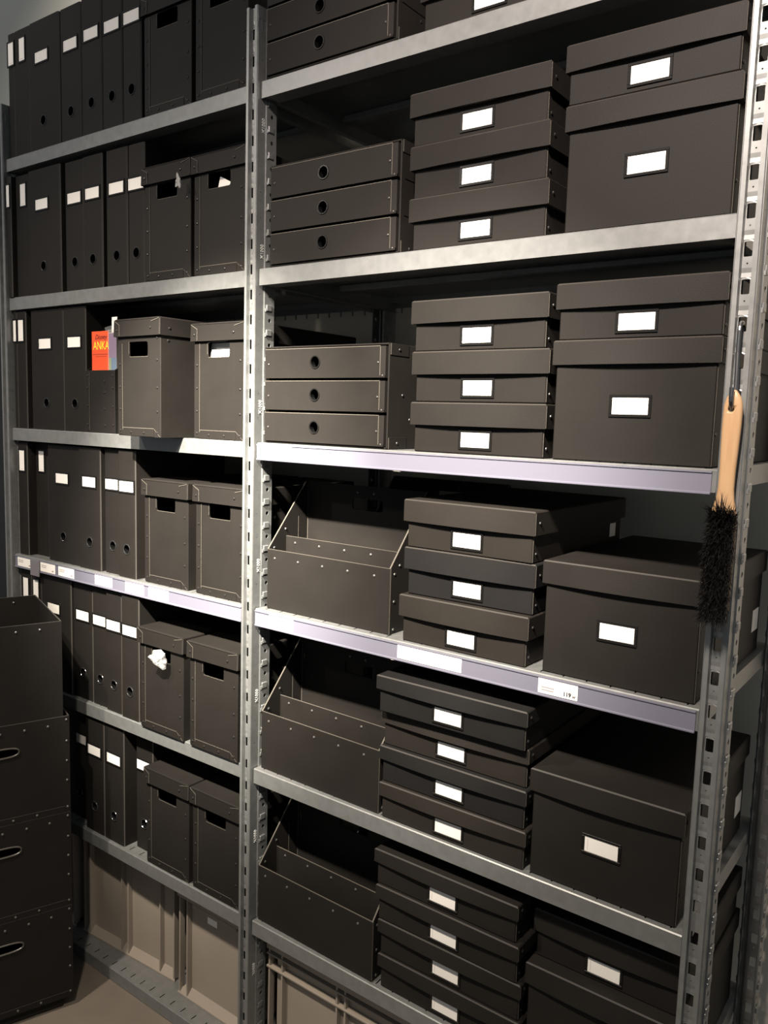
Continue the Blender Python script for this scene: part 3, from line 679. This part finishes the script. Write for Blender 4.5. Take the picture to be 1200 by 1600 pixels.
# magazine holder with comics
mx0, mx1, my = -0.598, -0.478, 0.018
t = thing('magazine_holder', ((mx0+mx1)/2, my, SZ[2]), 'black magazine holder with low front and riveted edges, holding the comics', 'magazine holder')
a = (mx1-mx0)/2; hf = 0.153; hb = 0.24; d = 0.27; th = 0.003
fm = MB().box(-a, a, 0, th, 0, hf, 0, 0.0008); fm.box(-a+0.001, -a+0.016, -0.0008, 0, 0.004, hf-0.004); fm.bar((-a+0.016, -0.0008, 0.004), (-a+0.016, -0.0008, hf-0.004), 0.0009, 0.0003, (0, -1, 0), 1)
fm.build('front_panel', [BOARD, EDGE], t)
for s in (-1, 1):
    sm = MB(); pr = [(0.001, 0), (d, 0), (d, hb), (0.16, hb), (0.001, hf)]
    vs = [(x_, p[0], p[1]) for x_ in ((-a, -a+th) if s < 0 else (a-th, a)) for p in pr]
    sm.add(vs, [(0,1,2,3,4), (9,8,7,6,5)]+[(i, (i+1) % 5, 5+(i+1) % 5, 5+i) for i in range(5)]); sm.build('side_panel', BOARD, t)
MB().box(-a+th, a-th, d-th, d, 0, hb).build('back_panel', BOARD, t); MB().box(-a+th, a-th, th, d-th, 0, th).build('floor_panel', BOARD, t)
rv = MB()
for zz in (0.02, 0.065, 0.11, 0.14):
    rv.rivet((-a+0.008, -0.0008, zz)); rv.rivet((a-0.008, 0, zz)); rv.rivet((0.018, 0, zz*0.9))
rv.build('rivets', DSTEEL, t, kind='stuff')
# red comic: a thin stapled booklet standing upright
cw = 0.070; ch = 0.245
cx, cy = -0.5455, 0.0245
t = thing('comic_book', (cx, cy, SZ[2]+0.0032), 'red comic book with yellow lettering standing in the magazine holder', 'comic book')
MB().box(-cw/2, cw/2, 0, 0.0006, 0, ch, 0, 0.0001).box(-cw/2, -cw/2+0.0006, 0, 0.005, 0, ch).build('cover', RED, t)
MB().box(-cw/2+0.001, cw/2-0.0015, 0.0007, 0.0045, 0.001, ch-0.001).build('pages', CARD, t)
for nm, tx, sz, mt, dx, dz, sh_ in (('title_lettering', 'ANKA', 0.0285, YEL, 0.004, ch-0.036, 0.0), ('small_lettering', 'Disney', 0.0170, DARKRED, 0.003, ch-0.0145, 0.25)):
    me = text_mesh(nm, tx, sz, mt, 0.00015, sh_); p = put(nm, me, t, (dx, -0.0003, dz)); p.rotation_euler = (math.pi/2, 0, 0)
    if nm == 'title_lettering': p.scale = (0.82, 1.0, 1.0)
ln = MB(); ln.box(-0.033, 0.032, -0.0003, 0, ch-0.0565, ch-0.0555); ln.box(-0.020, 0.026, -0.0003, 0, ch-0.0615, ch-0.0608); ln.build('cover_lines', DARKRED, t)
# second comic in a clear sleeve, standing at an angle beside it
t = thing('bagged_comic', (-0.5090, 0.0235, SZ[2]+0.0032), 'colourful violet, blue and green comic in a clear sleeve right of the red comic', 'comic book', None, R(8))
cm = MB().box(0, 0.026, 0, 0.004, 0, 0.240); cm.build('cover', plain('buff_cover', (0.25, 0.22, 0.19), 0.5), t)
MB().box(0.0005, 0.0255, -0.0003, 0, 0.180, 0.238).build('violet_patch', PURP, t); MB().box(0.008, 0.0255, -0.0003, 0, 0.146, 0.180).build('blue_patch', BLUE, t); MB().box(0.0005, 0.0255, -0.0003, 0, 0.110, 0.146).build('green_patch', GREEN, t); MB().box(0.0005, 0.008, -0.0003, 0, 0.146, 0.180).build('green_patch', GREEN, t)
sl = MB().box(-0.0015, 0.0280, -0.0018, 0.0060, 0, 0.247); sl.add([(-0.010, -0.001, 0.243), (0.022, -0.002, 0.247), (0.022, -0.004, 0.258), (-0.010, -0.003, 0.252)], [(0, 1, 2, 3)]); sl.build('clear_sleeve', FILM, t)
tg = MB().add([(-0.5060, 0.0300, SZ[2]+0.2405), (-0.4885, 0.0300, SZ[2]+0.2405), (-0.4855, 0.0315, SZ[2]+0.2810), (-0.5070, 0.0315, SZ[2]+0.2810), (-0.5060, 0.0308, SZ[2]+0.2405), (-0.4885, 0.0308, SZ[2]+0.2405), (-0.4855, 0.0323, SZ[2]+0.2810), (-0.5070, 0.0323, SZ[2]+0.2810)], [(0,1,2,3),(4,7,6,5),(0,4,5,1),(1,5,6,2),(2,6,7,3),(3,7,4,0)])
tag(tg.build('white_tag', CARD), 'white paper tag rising above the sleeved comic beside the raised lid', 'tag')

# grey plastic crates on the bottom shelf
def crate(x, y, z, wd, d, h, label, rz=0.0, ribs=(), band=True):
    t = thing('plastic_crate', (x+wd/2, y, z), label, 'crate', 'grey plastic crates on the bottom shelves', rz); a = wd/2; ins = 0.016
    mb = MB(); th = 0.004
    for (x0, x1, y0, y1) in ((-a+ins, a-ins, ins, ins+th), (-a+ins, a-ins, d-ins-th, d-ins), (-a+ins, -a+ins+th, ins, d-ins), (a-ins-th, a-ins, ins, d-ins)):
        mb.box(x0, x1, y0, y1, 0.004, h)
    mb.box(-a+ins, a-ins, ins, d-ins, 0.004, 0.009)
    mb.build('crate_wall', GREYP, t)
    rm = MB()
    for (z0, z1) in ((h-0.012, h),) + (((h-0.026, h-0.022), (h-0.058, h-0.053)) if band else ()):
        for (x0, x1, y0, y1) in ((-a, a, 0, ins+0.001), (-a, a, d-ins-0.001, d), (-a, -a+ins+0.001, ins, d-ins), (a-ins-0.001, a, ins, d-ins)):
            rm.box(x0, x1, y0, y1, z0, z1, 0, 0.0008)
    rm.build('rim', GREYP, t)
    for s in (0, 1):                                             # sloping foot flange, front and back
        bm_ = MB()
        yy = (0.0, ins) if s == 0 else (d, d-ins)
        bm_.add([(-a, yy[0], 0), (a, yy[0], 0), (a, yy[0], 0.004), (-a, yy[0], 0.004), (-a+ins, yy[1], 0.022), (a-ins, yy[1], 0.022), (-a+ins, yy[1], 0), (a-ins, yy[1], 0)],
                [(0,1,2,3), (3,2,5,4), (0,6,7,1), (0,3,4,6), (1,7,5,2), (4,5,7,6)])
        bm_.build('foot_flange', GREYP, t)
    for xx in ribs:
        MB().add([(xx-0.0022, 0.0015, 0.006), (xx+0.0022, 0.0015, 0.006), (xx+0.0022, 0.0025, h-0.012), (xx-0.0022, 0.0025, h-0.012), (xx-0.0022, ins+.001, 0.006), (xx+0.0022, ins+.001, 0.006), (xx+0.0022, ins+.001, h-0.012), (xx-0.0022, ins+.001, h-0.012)],
                 [(0,1,2,3),(4,7,6,5),(0,4,5,1),(1,5,6,2),(2,6,7,3),(3,7,4,0)]).build('rib', GREYP, t)
    return t
crate(-0.928, 0.050, SZ[6], 0.200, 0.38, 0.285, 'grey plastic crate mostly hidden behind the stacked black boxes', ribs=(-0.10, -0.03, 0.05, 0.09), band=False)
crate(-0.701, 0.066, SZ[6], 0.372, 0.36, 0.285, 'grey plastic crate with ribs in the middle of the bottom left shelf', R(3.5), ribs=(-0.180, -0.155, -0.022, 0.004, 0.128, 0.180), band=False)
t = crate(-0.296, 0.058, SZ[6], 0.266, 0.38, 0.275, 'grey plastic crate with a small square sticker, left of the middle upright', ribs=(-0.126, -0.098, 0.118), band=False)
MB().box(-0.017, 0.017, -0.0006, 0, -0.0085, 0.0085).build('square_sticker', CARD, t, loc=(-0.020, 0.0157, 0.229))
MB().box(-0.085, 0.075, -0.006, 0, -0.006, 0.006, 0, 0.002).build('handle_lip', GREYP, t, loc=(-0.005, 0.016, 0.248))
crate(0.028, 0.046, SZ[6], 0.58, 0.39, 0.283, 'long grey plastic crate with ribbed rim under the lowest open file box', ribs=(-0.283, -0.244, -0.085, -0.062, 0.10, 0.13, 0.26))

# ------------------------------------------------------------------ stack of riveted storage boxes in front of the left end
def storage_box(cx, cy, z, h, label, wd=0.300, ln=0.36, slot=True, open_top=True, rz=R(-70)):
    """corner at (cx, cy); local x runs along the visible face away from the corner to the left of the photo, local y into the box"""
    # local frame: visible (handle) face on y=0, its right end at x=0, extending to x=-ln; depth y up to wd
    t = thing('storage_box', (cx, cy, z), label, 'storage box', 'riveted black storage boxes in a stack', R(70)); th = 0.003
    fm = MB()
    if slot:
        for yy, dp in ((0.0, th), (th, 0)):
            fm.hcell(-ln, 0, 0.13, h, -0.178, h-0.067, 0.062, 0.0095, 0.45, Matrix.Translation((0, yy, 0)), 0, dp)
            fm.quad([(-ln, yy, 0), (0, yy, 0), (0, yy, 0.13), (-ln, yy, 0.13)])
    else: fm.box(-ln, 0, 0, th, 0, h)
    fm.bar((-ln, 0.0012, h), (0, 0.0012, h), 0.0026, 0.0005, (0, 0, 1), 1)
    if slot: fm.bar((-ln, 0, 0.016), (-0.013, 0, 0.016), 0.0008, 0.0003, (0, -1, 0), 1)
    fm.build('handle_panel', [BOARD, CACHE['edge_hl']], t)
    for nm, b in (('end_panel', (-th, 0, th, wd)), ('end_panel', (-ln, -ln+th, th, wd))):
        mb = MB().box(b[0], b[1], b[2], b[3], 0, h); mb.bar(((b[0]+b[1])/2, 0, h), ((b[0]+b[1])/2, wd, h), 0.0026, 0.0005, (0, 0, 1), 1); mb.build(nm, [BOARD, CACHE['edge_hl']], t)
    mb = MB().box(-ln+th, -th, wd-th, wd, 0, h); mb.bar((-ln, wd-0.0014, h), (0, wd-0.0014, h), 0.0026, 0.0005, (0, 0, 1), 1); mb.build('back_panel', [BOARD, CACHE['edge_hl']], t)
    MB().box(-ln+th, -th, th, wd-th, 0, th).build('floor_panel', BOARD, t)
    if slot:
        pw = lambda c, e: math.copysign(abs(c)**e, c) if abs(c) > 1e-9 else 0
        pts = [(-0.178+0.064*pw(math.cos(2*math.pi*k/32), 0.45), -0.0008, h-0.067+0.0115*pw(math.sin(2*math.pi*k/32), 0.8)) for k in range(33)]
        MB().tube(pts, 0.0022, 6, 0, False).build('handle_grommet', CACHE['gro'], t)
    rv = MB()
    for s in (0.049, 0.101, 0.154, 0.206, 0.258): rv.rivet((-s, 0, h-0.019 if slot else h-0.0155), (0, -1, 0), 0.0034, 0.0022)
    for s in (0.055, 0.115, 0.18, 0.24): rv.rivet((-s, wd-th, h-0.0155), (0, -1, 0), 0.0034, 0.0022)
    if slot:
        for zz in (h-0.009, h-0.062, h-0.112, h-0.162, 0.014): rv.rivet((-0.007, 0, zz), (0, -1, 0), 0.0032, 0.0022)
        for s in (0.077, 0.130, 0.184, 0.238): rv.rivet((-s, 0, 0.008), (0, -1, 0), 0.0032, 0.0022)
    rv.build('rivets', RIVET, t, kind='stuff')
    return t
CACHE['gro'] = plain('grommet', (0.055, 0.050, 0.042), 0.35)
bx, by, bz = -0.4975, -0.1055, ZO-2.215
pl = MB().box(-0.335, -0.022, 0.012, 0.285, 0.0, bz, 0, 0.002); pt = thing('plinth_board', (bx, by, 0), 'low dark plinth under the stack of riveted storage boxes', 'plinth', None, R(70)); pl.build('board', BOARD, pt)
for k, nm in enumerate(('bottom riveted black storage box with slot handle, standing on the floor', 'riveted black storage box with slot handle, second from the floor', 'riveted black storage box with slot handle, just under the open top box')):
    storage_box(bx, by, bz+0.2445*k, 0.2440, nm)
top_h = 0.235
storage_box(bx-0.0130*0.34-0.0020*0.94, by-0.0130*0.94, bz+0.2445*3, top_h, 'open topmost black storage box of the stack, without a slot handle', slot=False, wd=0.318)

# dark tall cabinet at the far left end, of which a sliver shows
t = thing('tall_cabinet', (-1.25, 0.02, 0), 'tall black cabinet left of the shelving, only a dark sliver in view', 'cabinet')
MB().box(-0.27, 0.27, 0.02, 0.50, 0.08, 2.285, 0, 0.003).build('cabinet_body', CABM, t)
MB().box(-0.25, 0.25, 0.06, 0.48, 0.0, 0.08).build('plinth', CABM, t)
for s in (-1, 1):
    dd = MB().box(min(s*0.003, s*0.268), max(s*0.003, s*0.268), 0.0, 0.02, 0.085, 2.28, 0, 0.002).build('door', CABM, t)
    MB().box(min(s*0.02, s*0.032), max(s*0.02, s*0.032), -0.02, 0.0, 1.0, 1.18, 0, 0.003).build('handle', DSTEEL, dd)

# ------------------------------------------------------------------ brush on an S hook
hz = ZO-0.609
pts = []
for k in range(9):                                              # upper bend goes through the slot of the right upright
    an = math.pi*k/8; pts.append((0.950, 0.0060-0.0110*math.cos(an)+0.0, hz+0.0110*math.sin(an)))
pts = [(0.950, 0.017, hz-0.010)]+[(0.950, 0.006+0.011*math.cos(math.pi*k/8), hz+0.011*math.sin(math.pi*k/8)) for k in range(9)]
pts += [(0.950, -0.005, hz-0.03), (0.951, -0.006, hz-0.06), (0.9515, -0.007, hz-0.090)]
bz_ = hz-0.090
pts += [(0.9515, -0.007-0.0105+0.0105*math.cos(math.pi*k/8), bz_-0.016*math.sin(math.pi*k/8)) for k in range(1, 9)]
pts += [(0.9515, -0.028, bz_+0.012)]
tag(MB().tube(pts, 0.0031, 10).build('s_hook', plain('hook_steel', (0.30, 0.29, 0.28), 0.28, 1.0)), 'steel S hook hanging from a slot of the right upright', 'hook')
br = thing('hand_brush', (0.953, -0.0175, ZO-0.690), 'hand brush with pale wooden handle and black bristles hanging from a steel hook', 'brush')
def handle():
    # outline (height below the top, half width, centre shift), a hole near the tip
    prof = [(0.000, 0.002), (-0.004, 0.0055), (-0.010, 0.0095), (-0.020, 0.0122), (-0.032, 0.0128), (-0.05, 0.0128), (-0.08, 0.0119), (-0.11, 0.0108), (-0.135, 0.0108), (-0.150, 0.0125), (-0.165, 0.0165), (-0.180, 0.0185), (-0.25, 0.0190), (-0.303, 0.0180), (-0.313, 0.0140), (-0.318, 0.008)]
    bm = bmesh.new(); th = 0.0052
    rings = []
    for z, hw in prof:
        r = []
        for k in range(12):
            an = 2*math.pi*k/12; c, s = math.cos(an), math.sin(an)
            x = hw*math.copysign(abs(c)**0.8, c); y = th*math.copysign(abs(s)**0.55, s)*min(1, 0.35+hw/0.0128)
            r.append(bm.verts.new((x, y, z)))
        rings.append(r)
    for a_, b_ in zip(rings, rings[1:]):
        for k in range(12): bm.faces.new((a_[k], a_[(k+1) % 12], b_[(k+1) % 12], b_[k]))
    bm.faces.new(rings[0]); bm.faces.new(list(reversed(rings[-1]))); bmesh.ops.recalc_face_normals(bm, faces=bm.faces)
    me = bpy.data.meshes.new('handle'); bm.to_mesh(me); bm.free(); me.materials.append(WOOD)
    for p in me.polygons: p.use_smooth = True
    return me
hnd = put('handle', handle(), br)
cut = bpy.data.meshes.new('cut'); bmh = bmesh.new(); bmesh.ops.create_cone(bmh, cap_ends=True, segments=20, radius1=0.0042, radius2=0.0042, depth=0.05, matrix=Matrix.Translation((-0.0015, 0, -0.0255)) @ Matrix.Rotation(math.pi/2, 4, 'X')); bmh.to_mesh(cut); bmh.free()
co = bpy.data.objects.new('cut', cut); COL.objects.link(co); co.parent = br
md = hnd.modifiers.new('hole', 'BOOLEAN'); md.operation = 'DIFFERENCE'; md.object = co; md.solver = 'EXACT'
bpy.context.view_layer.update()
dg = bpy.context.evaluated_depsgraph_get(); nm_ = bpy.data.meshes.new_from_object(hnd.evaluated_get(dg)); hnd.modifiers.clear(); hnd.data = nm_; nm_.name = 'handle'
bpy.data.objects.remove(co)
bs = MB(); rnd = random.Random(5)
for i in range(5200):
    zz = -0.166-0.150*rnd.random(); s = rnd.uniform(-1, 1); bxx = s*0.0165
    dx = 0.003+s*0.0040+rnd.gauss(0, 0.0032); dz = rnd.gauss(-0.001, 0.0060)
    if zz > -0.185: dz += rnd.uniform(0, 0.012)
    if zz < -0.305: dz -= rnd.uniform(0, 0.010)
    L = rnd.uniform(0.020, 0.029)
    p = Vector((bxx, -0.004, zz)); q = p+Vector((dx, -L, dz)); m_ = p.lerp(q, 0.55)+Vector((rnd.gauss(0, .001), 0, rnd.gauss(0, .0012)))
    wv = Vector((rnd.uniform(-1, 1), 0, rnd.uniform(-1, 1))).normalized()*0.00042
    bs.add([p-wv, p+wv, m_+wv, m_-wv, q], [(0, 1, 2, 3), (3, 2, 4)])
for i in range(22):                                             # stray tuft at the neck of the handle
    p = Vector((rnd.uniform(-0.006, 0.004), -0.005, -0.170)); q = p+Vector((rnd.gauss(-0.002, 0.007), rnd.uniform(-0.016, -0.004), rnd.uniform(0.012, 0.040))); m_ = p.lerp(q, .5)+Vector((rnd.gauss(0, .0015), -0.003, 0))
    wv = Vector((1, 0, 0))*0.0005; bs.add([p-wv, p+wv, m_+wv, m_-wv, q], [(0, 1, 2, 3), (3, 2, 4)])
bo = put('bristles', bs.mesh('bristles', BRIST, False), br, kind='stuff')
br.rotation_euler = (R(0.8), R(0.9), 0)
